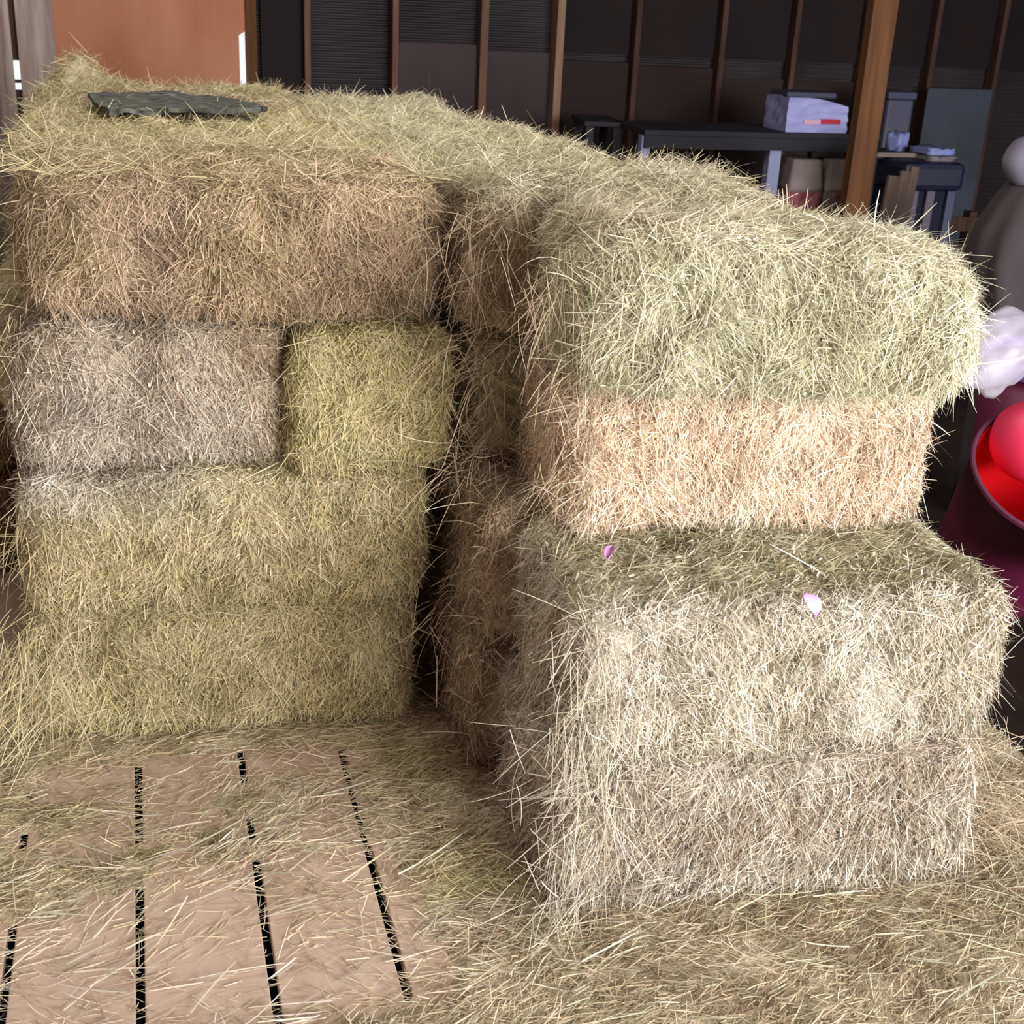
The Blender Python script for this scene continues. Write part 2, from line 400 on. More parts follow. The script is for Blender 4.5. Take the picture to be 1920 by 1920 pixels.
# mound of packed loose hay under the thick parts
gx, gy = np.meshgrid(np.linspace(-.9, 2.35, 170), np.linspace(1.15, 3.6, 110), indexing='ij')
gp = np.column_stack([gx.ravel(), gy.ravel()])
gd = litter_density(gp); P3 = np.column_stack([gp, np.zeros(len(gp))])
gz = -.006 + .016 * np.clip((gd - .25) * 2, -.6, 1) + (vnoise(P3, 25, 8) - .5) * .006
idx = np.arange(len(gp)).reshape(170, 110)
gq = np.stack([idx[:-1, :-1], idx[1:, :-1], idx[1:, 1:], idx[:-1, 1:]], -1).reshape(-1, 4)
ok = (gz[gq].max(1) > 0); gq = gq[ok]
gcol = hay_colour(P3, LITTER, rng, 70, fl_zone(P3), .1) * .8
me = build_mesh('loose_hay', [(np.column_stack([gp, gz]), gq, gcol, 0), A])
o = bpy.data.objects.new('loose_hay', me); C.objects.link(o)
tag(o, 'loose hay stalks strewn over the pinkish floor boards and heaped around both stacks', 'loose hay', kind='stuff')

# single long pale straws lying on the boards
n = 260
sp = np.column_stack([rng.uniform(-.5, .9, n), rng.uniform(1.9, 2.9, n)])
S1 = scatter('x', sp, np.full(n, .012), CREAM, 71, '', (.07, .19), (.0022, .0042), .15, .35, .05, None)
n = 160
sp = np.column_stack([rng.uniform(.6, 2.2, n), rng.uniform(1.8, 2.25, n)])
S2 = scatter('x', sp, np.full(n, .03), GREEN, 72, '', (.06, .16), (.0022, .004), -.1, .5, .1, None)
me = build_mesh('long_straw', [S1, S2])
o = bpy.data.objects.new('long_straw', me); C.objects.link(o)
tag(o, 'long thick pale straws lying scattered across the floor in front of the stacks', 'straw', kind='stuff')

# loose hay on top of the big stack
def top_density(p):
    x, y = p[:, 0], p[:, 1]
    D = .25 + .8 * np.exp(-((x + .22) / .18) ** 2 - ((y - 6.0) / .25) ** 2)
    D += .5 * np.exp(-((x - .72) / .10) ** 2)
    D += .6 * np.exp(-((y - 3.72) / .06) ** 2) * (x > .7)
    for yy in (3.91, 4.49, 5.08, 5.67): D += .55 * np.exp(-((y - yy) / .05) ** 2) * (x < .8)
    return np.clip(D, 0, 1)
cand = np.column_stack([rng.uniform(-.36, 1.68, 60000), rng.uniform(3.3, 6.25, 60000)])
lim = np.where(cand[:, 1] < 3.7, 1.66, np.where(cand[:, 1] < 4.75, 1.34, 1.2))
keep = (rng.random(len(cand)) < top_density(cand)) & (cand[:, 0] < lim - .03) & ~((cand[:, 1] > 5.82) & (cand[:, 0] > .6))
tp = cand[keep]
_m = (tp[:, 0] > -.22) & (tp[:, 0] < .5) & (tp[:, 1] > 4.85) & (tp[:, 1] < 5.7); tp = tp[~_m]
hump = .15 * np.exp(-((tp[:, 0] + .24) / .13) ** 2 - ((tp[:, 1] - 6.02) / .14) ** 2)
tz = 1.515 + rng.random(len(tp)) * .02 + hump * rng.random(len(tp)) ** .4
B_ = scatter('x', tp, tz, OLIVE, 73, '', (.04, .11), (.0012, .003), 0, .9, .3, lambda P: (np.clip((P[:, 0] - .55) * 3, 0, .9), SAGE))
hx, hy = np.meshgrid(np.linspace(-.37, -.02, 24), np.linspace(5.72, 6.22, 24), indexing='ij')
hp = np.column_stack([hx.ravel(), hy.ravel()]); h3 = np.column_stack([hp, np.zeros(len(hp))])
hz = 1.50 + .15 * np.exp(-((hp[:, 0] + .24) / .12) ** 2 - ((hp[:, 1] - 6.02) / .13) ** 2) + (vnoise(h3, 22, 4) - .5) * .03
idx = np.arange(len(hp)).reshape(24, 24)
hq = np.stack([idx[:-1, :-1], idx[1:, :-1], idx[1:, 1:], idx[:-1, 1:]], -1).reshape(-1, 4)
me = build_mesh('loose_hay', [(np.column_stack([hp, hz]), hq, hay_colour(h3, OLIVE, rng, 5) * .8, 0), B_])
o = bpy.data.objects.new('loose_hay', me); C.objects.link(o)
tag(o, 'loose hay lying on top of the big stack, heaped at its back left corner', 'loose hay', kind='stuff')

# stalks hanging in bunches from the edges and across the slot
def hangers(specs, pal, seed, label):
    rng = np.random.default_rng(seed); parts = []
    for (x, y, z, dx, dy, dz, n, ln, sp) in specs:
        P = np.array([x, y, z]) + rng.normal(size=(n, 3)) * [sp, sp * .6, sp * .7]
        T = nrm(np.array([dx, dy, dz]) + rng.normal(size=(n, 3)) * .5)
        N = np.tile([0.0, -1.0, .2], (n, 1)); N = nrm(N - T * (N * T).sum(1)[:, None])
        l = rng.uniform(.6, 1.2, n) * ln; w = rng.uniform(.001, .0022, n)
        V, Q = strand_arrays(P, N, T, l, w, rng.random(n) * .2, rng, bend=.5, grav=.45, seg=4)
        col = hay_colour(P * 3, pal, rng, seed)
        parts.append((V, Q, np.repeat(col, 10, axis=0), 1))
    me = build_mesh('hanging_stalks', parts)
    o = bpy.data.objects.new('hanging_stalks', me); C.objects.link(o)
    tag(o, label, 'loose hay', kind='stuff')
hangers([(.87, 2.27, .70, .1, -.1, -1, 110, .12, .05), (.86, 2.26, .50, -.05, -.1, -1, 120, .13, .05), (.88, 2.25, .30, -.1, -.15, -1, 110, .13, .06),
         (.86, 2.24, .37, -1, -.1, .1, 40, .11, .03), (.86, 2.24, .10, -.6, -.5, -.4, 110, .16, .06)], CREAM, 81,
        'pale stalks hanging down the left front corner of the right stack')
hangers([(-.36, 3.22, .34, -.3, -.2, -1, 150, .16, .06), (-.40, 3.22, .16, -.6, -.2, -.6, 260, .17, .08), (-.34, 3.3, .6, -.5, -.1, -.8, 70, .13, .06),
         (-.36, 3.4, 1.15, -.4, -.1, -.9, 60, .15, .06)], OLIVE, 83, 'olive stalks trailing down the left edge of the left stack')
hangers([(1.88, 2.4, .30, .4, -.2, -1, 120, .15, .06), (1.92, 2.3, .10, .8, -.2, -.4, 260, .2, .09)], TAN, 84,
        'loose stalks fanning out from the right foot of the right stack')
hangers([(.88, 2.62, 1.40, -.15, -.1, -1, 70, .15, .06), (.90, 2.62, 1.22, -.2, -.2, -.8, 60, .13, .05),
         (.93, 2.70, .92, -.5, 0, -.6, 60, .12, .05), (.80, 3.12, 1.42, -.3, -.2, -.8, 90, .16, .07), (.80, 3.12, 1.12, -.6, -.2, -.3, 80, .14, .07),
         (.80, 3.12, .8, -.6, -.2, -.3, 80, .14, .08), (.78, 3.0, .45, -.6, -.2, -.3, 80, .12, .08)], TAN, 82,
        'brown stalks bridging the dark slot between the two stacks')

# ------------------------------------------------------------------ setting
M_BOARD = mat('floor_boards', (196, 172, 156), .75, .25, ((180, 154, 136), 3.0, (5, .6, 5)), bump=.15)
M_DIRT = mat('dirt', (46, 36, 32), .95, .1, ((30, 24, 22), 3.0, (1, 1, 1)))
M_WOODD = mat('dark_wood', (72, 52, 44), .8, .2, ((52, 36, 30), 6.0, (6, 6, .5)))
M_STUD = mat('stud_wood', (112, 84, 74), .8, .2, ((88, 64, 56), 5.0, (6, 6, .5)))
M_STUDL = mat('pale_stud', (148, 118, 102), .8, .2, ((124, 96, 82), 5.0, (6, 6, .5)))
M_STUDD = mat('dark_stud', (78, 56, 50), .8, .2, ((54, 38, 35), 5.0, (6, 6, .5)))  # darker wood tone for the right-hand studs
M_POST = mat('post_wood', (98, 66, 42), .85, .1, ((74, 50, 36), 5.0, (7, 7, .4)))
M_PLYO = mat('orange_plywood', (178, 120, 94), .7, .25, ((160, 100, 74), 2.2, (1.6, 1, .5)))
M_GREYW = mat('weathered_boards', (176, 158, 150), .85, .2, ((112, 94, 88), 3.0, (5, 5, .5)))
M_TIN = mat('corrugated_tin', (54, 48, 52), .6, .3, ((34, 28, 31), 1.4, (1, 1, .6)))
M_PANEL = mat('wall_board_grey', (68, 58, 62), .8, .2, ((54, 45, 46), 1.5, (1, 1, .7)))
M_PANELD = mat('wall_board_brown', (46, 37, 35), .8, .2, ((40, 29, 28), 1.5, (1, 1, .7)))
M_BLACKISH = mat('dark_board', (26, 20, 23), .8, .2, ((36, 24, 24), 1.5, (1, 1, .7)))  # near-black board tone for the darkest wall bays

# deck of boards running away from the camera, open joints between them
bm = bmesh.new()
pitch = .2725; gap = .019
k0 = -12
for k in range(k0, 9):
    x0 = -.3755 + gap / 2 + k * pitch
    x1 = x0 + pitch - gap
    if x0 > 2.2: break
    box(bm, x0, x1, -1.5, 6.6, -.034, 0, bev=.003)
fl = obj('floor', bm, M_BOARD); tag(fl, kind='structure')
bm = bx(-3.6, 8.3, -4, 9.4, -.22, -.16)
g_ = obj('floor', bm, M_DIRT); tag(g_, kind='structure')
# walls
YB = 9.0
def corr_sheet(x0, x1, z0, z1, y, period=.034, amp=.006):
    bm = bmesh.new(); nz = int((z1 - z0) / period * 6); rows = []
    for i in range(nz + 1):
        z = z0 + (z1 - z0) * i / nz; yy = y + amp * math.sin(2 * math.pi * z / period)
        rows.append((bm.verts.new((x0, yy, z)), bm.verts.new((x1, yy, z)), bm.verts.new((x1, yy + .004, z)), bm.verts.new((x0, yy + .004, z))))
    for a, b in zip(rows, rows[1:]):
        bm.faces.new((a[0], a[1], b[1], b[0])); bm.faces.new((a[2], a[3], b[3], b[2]))
        bm.faces.new((a[1], a[2], b[2], b[1])); bm.faces.new((a[3], a[0], b[0], b[3]))
    bm.faces.new(rows[0]); bm.faces.new(rows[-1][::-1])
    return bm
wb = obj('wall_back', corr_sheet(.74, 8.0, -.16, 4.2, YB + .10), M_TIN); tag(wb, kind='structure')
stud_x = [1.095, 1.68, 2.292, 2.819, 3.40, 4.05, 4.622, 5.2, 5.773, 6.341, 6.95, 7.55]
lo_top = [1.66, 1.655, 1.63, 1.61, 1.575, 1.56, 1.56, 1.56, 1.56, 1.56, 1.56]
for i, x in enumerate(stud_x):
    w = .055 if i in (2, 3) else .04
    y0 = YB - .02 if i != 3 else YB - .06
    ms = M_STUDL if i == 3 else (M_STUD if i < 3 else M_STUDD)
    obj('stud', bx(x - w / 2, x + w / 2, y0, YB + .088, -.16, 4.2, bev=.004), ms, wb)
panels = [(.80, 1.07, 4.2, M_BLACKISH)]
panels += [(2.319 - .61, 2.262, 1.655, M_PANEL), (2.325, 2.785, 1.62, M_PANEL), (2.855, 3.375, 1.575, M_PANELD), (3.425, 4.025, 1.56, M_PANELD),
           (4.075, 4.595, 1.50, M_PANELD), (4.645, 5.175, 1.5, M_PANELD)]
for x0, x1, zt, m in panels:
    obj('wall_panel', bx(x0, x1, YB + .05, YB + .075, -.16, zt, bev=.003), m, wb)
for i in range(2, 11):
    obj('dark_board', bx(stud_x[i] + .03, stud_x[i + 1] - .03, YB + .06, YB + .085, 1.8 if i < 3 else 1.63, 4.2), M_BLACKISH, wb) if i >= 3 else None
# corner post and slit of daylight, orange plywood sheet
def prism(pts, y0, y1):
    bm = bmesh.new()
    a = [bm.verts.new((x, y0, z)) for x, z in pts]; b = [bm.verts.new((x, y1, z)) for x, z in pts]
    bm.faces.new(a); bm.faces.new(b[::-1])
    for i in range(len(pts)):
        j = (i + 1) % len(pts); bm.faces.new((a[i], b[i], b[j], a[j]))
    return bm
wl = obj('wall_back', prism([(-.485, -.16), (.655, -.16), (.655, 1.66), (.72, 1.70), (.72, 4.2), (-.485, 4.2)], YB, YB + .02), M_PLYO)
tag(wl, kind='structure')
obj('corner_stud', bx(.70, .765, YB - .03, YB + .12, -.16, 4.2, bev=.004), M_POST, wl)
# weathered boards left of the plywood
wg = obj('wall_back', bx(-3.2, -.86, YB, YB + .03, -.16, 4.2), M_GREYW); tag(wg, kind='structure')
for x0, x1, dy in [(-.90, -.738, .0), (-.70, -.600, -.012), (-.603, -.478, .004)]:
    obj('board', bx(x0, x1, YB - .02 + dy, YB + .01 + dy, -.16, 4.2, bev=.004), M_GREYW, wg)
for z0, z1 in [(-.16, 1.285), (1.325, 1.345), (1.46, 4.2)]:
    obj('batten', bx(-.745, -.695, YB + .012, YB + .03, z0, z1), M_WOODD, wg)
wleft = obj('wall_left', bx(-3.3, -3.2, -4, 9.2, -.16, 4.2), M_GREYW); tag(wleft, kind='structure')
wright = obj('wall_right', bx(8.0, 8.1, -4, 9.2, -.16, 4.2), M_WOODD); tag(wright, kind='structure')
wf = obj('wall_front_blocker', bx(-3.3, 1.3, -4.1, -4, -.16, 4.2), M_WOODD); tag(wf, kind='structure')  # unseen wall added to keep outside light off the left-facing bale ends
ce = obj('ceiling', bx(-3.4, 8.2, -4, 9.3, 4.2, 4.3), M_WOODD); tag(ce, kind='structure')

# ------------------------------------------------------------------ roof post
pb = at(1602, 390, 5.5)
tag(obj('support_post', bx(-.056, .056, -.056, .056, -.16, 4.2, bev=.006, mtx=Matrix.Translation((3.235, 5.5, 0)) @ Matrix.Rotation(math.radians(-14), 4, 'Z')), M_POST),
    'thick orange-brown wooden post rising to the roof behind the right stack', 'post')

# ------------------------------------------------------------------ workbench and what is on and under it
M_DARK = mat('dark_bench', (38, 37, 46), .7, .3, ((30, 27, 33), 3, (1, 1, 1)))
M_WHITE = mat('white_paint', (140, 144, 180), .6, .3)
M_CARD = mat('white_carton', (160, 160, 208), .7, .2, ((142, 142, 194), 6, (1, 1, 3)))
M_RED = mat('red_print', (170, 36, 60), .6, .3)
M_REDW = mat('red_brown_wood', (70, 34, 34), .8, .2)
M_GBAG = mat('grey_sack', (150, 138, 136), .85, .15, ((122, 110, 110), 5, (1, 1, 1)))
M_PBAG = mat('pink_sack_print', (168, 110, 112), .85, .15, ((120, 60, 66), 9, (2, 1, 1)))
YT = 7.6
zt = at(1420, 248, YT).z
G0 = -.16
xl = at(1210, 240, YT).x; xr = at(1650, 270, YT).x
wbn = empty('workbench', ((xl + xr) / 2, YT + .3, G0)); tag(wbn, 'long dark workbench against the wall left of the orange post, white carton on it', 'bench')
hx_ = (xr - xl) / 2; ht = zt - G0
obj('bench_top', bx(-hx_, hx_, -.3, .3, ht - .035, ht, bev=.004), M_DARK, wbn)
obj('apron', bx(-hx_ + .01, hx_ - .01, -.29, -.265, ht - .11, ht - .036), M_DARK, wbn)
legx = at(1458, 300, YT).x - (xl + xr) / 2
obj('leg', bx(legx - .04, legx + .04, -.262, -.19, 0, ht - .036), M_WHITE, wbn)['label'] = 'white painted leg'
obj('leg', bx(-hx_ - .0, -hx_ + .05, -.262, -.2, 0, ht - .036), M_WHITE, wbn)['label'] = 'white painted leg'
dlx = at(1532, 300, YT).x - (xl + xr) / 2
obj('leg', bx(dlx - .02, dlx + .02, -.262, -.2, 0, ht - .036), M_DARK, wbn)
obj('leg', bx(hx_ - .06, hx_ - .01, -.262, -.2, 0, ht - .036), M_DARK, wbn)
obj('shelf', bx(-hx_ + .03, hx_ - .03, -.26, .28, ht - .64, ht - .60), M_REDW, wbn)
# side bench running off left
a = at(1060, 206, 8.75); 
sb = empty('side_bench', ((at(1075, 206, 8.6).x + xl) / 2, 8.3, G0), math.radians(-8)); tag(sb, 'dark low bench with a lit edge, left of the workbench', 'bench')
hw = (xl - at(1075, 206, 8.6).x) / 2 + .06
obj('bench_top', bx(-hw, hw, -.25, .25, ht - .03, ht + .0, bev=.004), M_DARK, sb)
for lx in (-hw + .04, hw - .04):
    for ly in (-.22, .2): obj('leg', bx(lx - .025, lx + .025, ly - .02, ly + .02, 0, ht - .031), M_DARK, sb)
# white carton, slumped
bl = at(1462, 268, YT + .12); br = at(1574, 268, YT + .12); cw = (br.x - bl.x); chh = .21
bm = bmesh.new(); box(bm, -cw / 2, cw / 2, -.16, .16, 0, chh)
bmesh.ops.subdivide_edges(bm, edges=bm.edges[:], cuts=5, use_grid_fill=True)
for v in bm.verts:
    if v.co.z > .02: v.co += Vector((random.uniform(-.006, .006), random.uniform(-.008, .008), random.uniform(-.008, .004) - .045 * max(0, v.co.x / cw * 2) * (v.co.z / chh)))
ct = obj('carton', bm, M_CARD, smooth=False); ct.location = ((bl.x + br.x) / 2, YT + .22, zt); tag(ct, 'white slumped carton with a red mark on the dark workbench', 'box')
obj('red_mark', bx(.02, .16, -.173, -.168, .055, .085, bev=.001), M_RED, ct)
obj('pale_mark', bx(-.10, .02, -.172, -.168, .05, .08, bev=.001), mat('faded_red_print', (196, 158, 186), .7, .2), ct)
bb = obj('flat_box', bx(-.18, .17, -.12, .12, 0, .035, bev=.01), mat('slate_plastic', (62, 62, 80), .6, .3)); bb.location = ((bl.x + br.x) / 2 - .02, YT + .24, zt + .205)
tag(bb, 'dark slate flat box lying on the white carton', 'box')
# sacks under the bench on the shelf
def sack(x, w, hgt, label, m1, m2):
    e = empty('feed_sack', (x, YT + .08, zt - .60)); tag(e, label, 'sack', 'sacks under the workbench')
    for nm, z0, z1, m in (('printed_bottom', 0, hgt * .55, m2), ('sack_top', hgt * .55, hgt, m1)):
        bm = bmesh.new(); box(bm, -w / 2, w / 2, -.12, .12, z0, z1, bev=.0)
        bmesh.ops.subdivide_edges(bm, edges=bm.edges[:], cuts=6, use_grid_fill=True)
        for v in bm.verts:
            tt = v.co.z / hgt; s = 1 + .10 * math.sin(tt * math.pi) - .12 * tt ** 3
            v.co.x *= s; v.co.y *= s * (1 - .2 * abs(v.co.x / w)); 
        obj(nm, bm, m, e, smooth=True)
s1 = at(1498, 330, YT + .08); s2 = at(1562, 335, YT + .08)
sack(s1.x, .215, .44, 'grey sack with reddish print on the bench shelf, left of the dark leg', M_GBAG, M_PBAG)
sack(s2.x + .01, .22, .44, 'grey sack under the bench between the dark leg and the orange post', M_GBAG, mat('grey_sack_print', (140, 116, 114), .85, .15, ((84, 60, 62), 9, (2, 1, 1))))

# ------------------------------------------------------------------ things right of the post
Y2 = 6.6
M_NAVY = mat('navy_plastic', (20, 23, 44), .5, .4)
M_SLATE = mat('slate_blue', (66, 70, 92), .6, .3)
M_TEAL = mat('milky_plastic', (62, 68, 80), .6, .3, ((50, 48, 54), 1.3, (1, 1, 1)))
# leaning pale sheet against the wall
a = at(1738, 170, 8.9); b = at(1836, 300, 8.9)
bm = bx(a.x, b.x, 8.88, 8.90, G0, at(1790, 166, 8.9).z, bev=.004)
tag(obj('plastic_sheet', bm, M_TEAL), 'milky blue-grey sheet standing against the dark back wall at right', 'sheet')
# grey tub behind the post
p = at(1676, 170, 8.3)
tz_ = p.z
t = empty('storage_bin', (p.x, 8.3, G0)); tag(t, 'tall grey-blue bin with a lid just right of the orange post', 'bin')
obj('body', bx(-.10, .10, -.12, .12, 0, tz_ - G0 - .05, bev=.02), mat('grey_blue_bin', (74, 74, 92), .6, .3), t)
obj('lid', bx(-.112, .112, -.13, .13, tz_ - G0 - .05, tz_ - G0, bev=.012), M_SLATE, t)
# navy cart with pale slats
cl_ = at(1700, 308, Y2); cr_ = at(1815, 312, Y2); ctz = at(1760, 306, Y2).z; cx_ = (cl_.x + cr_.x) / 2; hw = (cr_.x - cl_.x) / 2
cart = empty('storage_cart', (cx_, Y2 + .22, G0)); tag(cart, 'navy plastic cart with three grey upright slats at right of the orange post', 'cart')
Hc = ctz - G0
bm = bx(-hw, hw, -.22, .22, Hc - .16, Hc, bev=.035); obj('top_tray', bm, M_NAVY, cart)
obj('back_panel', bx(-hw + .02, hw - .02, -.13, .19, .06, Hc - .17), mat('deep_navy', (20, 22, 40), .7, .2), cart)
for u in (1727, 1758, 1797):
    x = at(u, 360, Y2).x - cx_; obj('slat', bx(x - .026, x + .026, -.16, -.135, .10, Hc - .165, bev=.004), M_SLATE if u == 1797 else mat('grey_slat', (92, 86, 98), .7, .2), cart)
for sx in (-1, 1):
    for sy in (-.15, .15): obj('foot', bx(sx * (hw - .06) - .02, sx * (hw - .06) + .02, sy - .02, sy + .02, 0, .07), M_NAVY, cart)
def packet(u, v, Y, w, hh, z, label, m, rz=0, dpt=.1):
    bm = bmesh.new(); box(bm, -w / 2, w / 2, -dpt, dpt, 0, hh)
    bmesh.ops.subdivide_edges(bm, edges=bm.edges[:], cuts=4, use_grid_fill=True)
    for q in bm.verts:
        if q.co.z > .001: q.co += Vector((random.uniform(-1, 1) * .006, random.uniform(-1, 1) * .006, random.uniform(-1, .6) * hh * .25))
    o = obj('packet', bm, m, smooth=True); o.location = (at(u, v, Y).x, Y, z); o.rotation_euler.z = math.radians(rz)
    return tag(o, label, 'packet')
M_PK = mat('white_packet', (118, 124, 176), .5, .3)
tray = packet(1748, 303, Y2 + .18, .17, .03, ctz, 'flat grey tray on the navy cart under a white packet', mat('grey_tray', (104, 98, 104), .6, .3), 4); tray.name = 'tray'; tray['category'] = 'tray'
packet(1746, 293, Y2 + .18, .165, .035, ctz + .035, 'bluish white flat packet on top of the navy cart', M_PK, 5)
# small dark table with packet beside post
tb_z = at(1680, 285, Y2 + .3).z
st = empty('small_table', (at(1672, 285, Y2 + .3).x, Y2 + .4, G0)); tag(st, 'small dark table between the orange post and the navy cart', 'table')
obj('table_top', bx(-.14, .13, -.12, .12, tb_z - G0 - .04, tb_z - G0, bev=.004), M_DARK, st)
for sx in (-.11, .10):
    for sy in (-.1, .1): obj('leg', bx(sx - .015, sx + .015, sy - .015, sy + .015, 0, tb_z - G0 - .041), M_DARK, st)
packet(1683, 262, Y2 + .4, .085, .10, tb_z, 'crumpled bluish white packet on the small dark table', M_PK, 20, .05)
bs = obj('pale_board', bx(-.13, .13, -.02, .0, 0, .025), mat('pale_edge', (110, 98, 92), .8, .2)); q = at(1678, 294, Y2 + .24); bs.location = (q.x, q.y, q.z); bs.parent = None
st_l = obj('x', bmesh.new(), M_DARK); bpy.data.objects.remove(st_l)
bs.parent = st; bs.location = (q.x - st.location.x, q.y - st.location.y, q.z - G0); bs.name = 'edge_strip'; bs['label'] = 'pale edge strip'
# brown boards leaning under it
for k, (u, w) in enumerate(((1652, .07), (1672, .06), (1688, .05))):
    q = at(u, 330, 5.95)
    lab = ['leftmost grey-brown board leaning in the dark beside the orange post', 'middle grey-brown board leaning in the dark beside the orange post', 'rightmost grey-brown board leaning in the dark beside the orange post'][k]
    o = obj('leaning_board', bx(-w / 2, w / 2, -.012, .012, 0, q.z - G0 + .02 * k, bev=.003), mat('grey_brown_board', (104, 88, 80), .85, .2, ((72, 58, 54), 4, (5, 5, .5))))
    o.location = (q.x + .02 * k, 5.95 + .03 * k, G0); o.rotation_euler = (math.radians(-3), math.radians(5), 0)
    tag(o, lab, 'board', 'boards leaning beside the post')
# rack of dark boards right of the cart
pr = empty('pallet', (at(1850, 370, 7.2).x, 7.3, G0)); tag(pr, 'dark wooden pallet on edge between the navy cart and the grey cloth', 'pallet')
for k in range(5):
    z = .18 + k * .17
    obj('slat', bx(-.35, .35, -.02, 0, z, z + .09), mat('pallet_wood', (66, 54, 50), .85, .2) if k % 2 else M_WOODD, pr)
for x in (-.3, 0, .3): obj('upright', bx(x - .025, x + .025, .001, .08, 0, .98), M_WOODD, pr)

# ------------------------------------------------------------------ grey cloth-covered thing at right edge
def folds(prof, seg, seed, amp, mtx):
    rng = random.Random(seed); ph = [rng.uniform(0, 6.28) for _ in range(6)]
    bm = bmesh.new(); rings = []
    for i, (r, z) in enumerate(prof):
        ring = []
        for k in range(seg):
            a = 2 * math.pi * k / seg
            f = 1 + amp * (math.sin(5 * a + ph[0] + z * 2) * .5 + math.sin(9 * a + ph[1] - z * 3) * .35 + math.sin(14 * a + ph[2]) * .25) * min(1, (prof[-1][1] - z) * 2.2)
            ring.append(bm.verts.new((r * f * math.cos(a), r * f * math.sin(a), z)))
        rings.append(ring)
    for a_ in range(len(rings) - 1):
        for i in range(seg): bm.faces.new((rings[a_][i], rings[a_][(i + 1) % seg], rings[a_ + 1][(i + 1) % seg], rings[a_ + 1][i]))
    bm.faces.new(rings[0][::-1]); bm.faces.new(rings[-1])
    bmesh.ops.transform(bm, matrix=mtx, verts=bm.verts[:])
    return bm
YH = 4.7
hc = at(1960, 400, YH)
cv = empty('covered_heap', (hc.x, YH, G0)); tag(cv, 'grey cloth draped over a tall heap at the right edge, pale rounded top', 'cloth')
topz = at(1925, 262, YH).z - G0
prof = [(.15, 0), (.15, .3), (.17, .7), (.21, .92), (.285, topz - .50), (.275, topz - .38), (.225, topz - .26), (.18, topz - .19), (.14, topz - .14), (.10, topz - .10), (.05, topz - .08), (.01, topz - .075)]
M_CLOTH = mat('grey_cloth', (84, 77, 81), .9, .1, ((68, 62, 65), 2, (2, 2, .5)))
obj('drape', folds(prof, 72, 3, .10, Matrix.Identity(4)), M_CLOTH, cv, smooth=True)
hd = at(1926, 303, YH)
bm = bmesh.new(); bmesh.ops.create_uvsphere(bm, u_segments=28, v_segments=18, radius=.098)
for v in bm.verts: v.co.z *= 1.0; v.co += Vector(v.co).normalized() * .006 * math.sin(v.co.x * 40) * math.cos(v.co.z * 33)
bmesh.ops.translate(bm, vec=(hd.x - hc.x, 0, hd.z - G0), verts=bm.verts[:])
obj('rounded_top', bm, mat('pale_cloth', (118, 114, 130), .8, .2), cv, smooth=True)['label'] = 'pale rounded top'

# ------------------------------------------------------------------ tubs at right edge
M_MAROON = mat('maroon_plastic', (92, 26, 58), .45, .4)
M_REDIN = mat('red_plastic', (206, 16, 26), .4, .5)
M_VIOLET = mat('violet_plastic', (128, 96, 170), .45, .4)
M_PINK = mat('pink_red_rubber', (226, 52, 92), .5, .4)
rc = at(1975, 888, 3.25)
tubh = .66; tilt = math.radians(33); yaw = math.radians(-12)
R_ = Matrix.Rotation(yaw, 4, 'Z') @ Matrix.Rotation(tilt, 4, 'X')
axis = R_ @ Vector((0, 0, 1))
bc = rc - axis * tubh
tub = empty('muck_tub', tuple(bc)); tag(tub, 'maroon tub with red inside, tipped towards the camera beside the right stack', 'tub')
rr = .255; th = .008
pr_ = [(.185, 0), (.195, .02), (.215, .2), (.235, .4), (rr, tubh)]
outer = pr_ + [(rr + .012, tubh - .012), (rr + .014, tubh + .004), (rr - .002, tubh + .006)]
bm = lathe(outer[:], 56, R_); 
for f in bm.faces[:]:
    if len(f.verts) > 4 and (f.calc_center_median() - R_ @ Vector((0, 0, tubh + .006))).length < .05: bm.faces.remove(f)
obj('tub_body', bm, M_MAROON, tub, smooth=True)
inn = [(.175, .015), (.205, .2), (.226, .4), (rr - .004, tubh + .004)]
bm = lathe(inn[:], 56, R_)
for f in bm.faces[:]:
    if len(f.verts) > 4 and (f.calc_center_median() - R_ @ Vector((0, 0, tubh + .004))).length < .05: bm.faces.remove(f)
obj('tub_lining', bm, M_REDIN, tub, smooth=True)['label'] = 'bright red inside'
bm = bmesh.new()
seg = 64
ringv = []
for i in range(seg):
    a = 2 * math.pi * i / seg; row = []
    for j in range(8):
        b_ = 2 * math.pi * j / 8
        row.append(bm.verts.new(R_ @ Vector(((rr + .006 + .008 * math.cos(b_)) * math.cos(a), (rr + .006 + .008 * math.cos(b_)) * math.sin(a), tubh + .006 + .007 * math.sin(b_)))))
    ringv.append(row)
for i in range(seg):
    for j in range(8): bm.faces.new((ringv[i][j], ringv[(i + 1) % seg][j], ringv[(i + 1) % seg][(j + 1) % 8], ringv[i][(j + 1) % 8]))
obj('rim', bm, mat('dusty_maroon_rim', (84, 40, 62), .6, .3), tub, smooth=True)
# pink-red ball lying in the tub
bm = bmesh.new(); bmesh.ops.create_uvsphere(bm, u_segments=40, v_segments=24, radius=.15)
for v in bm.verts: v.co.z *= .92
bc2 = rc - axis * .0 + R_ @ Vector((-.02, .13, 0))
bl_ = obj('play_ball', bm, M_PINK, smooth=True); bl_.location = bc2
tag(bl_, 'pink-red rounded ball lying in the tipped maroon tub', 'ball')
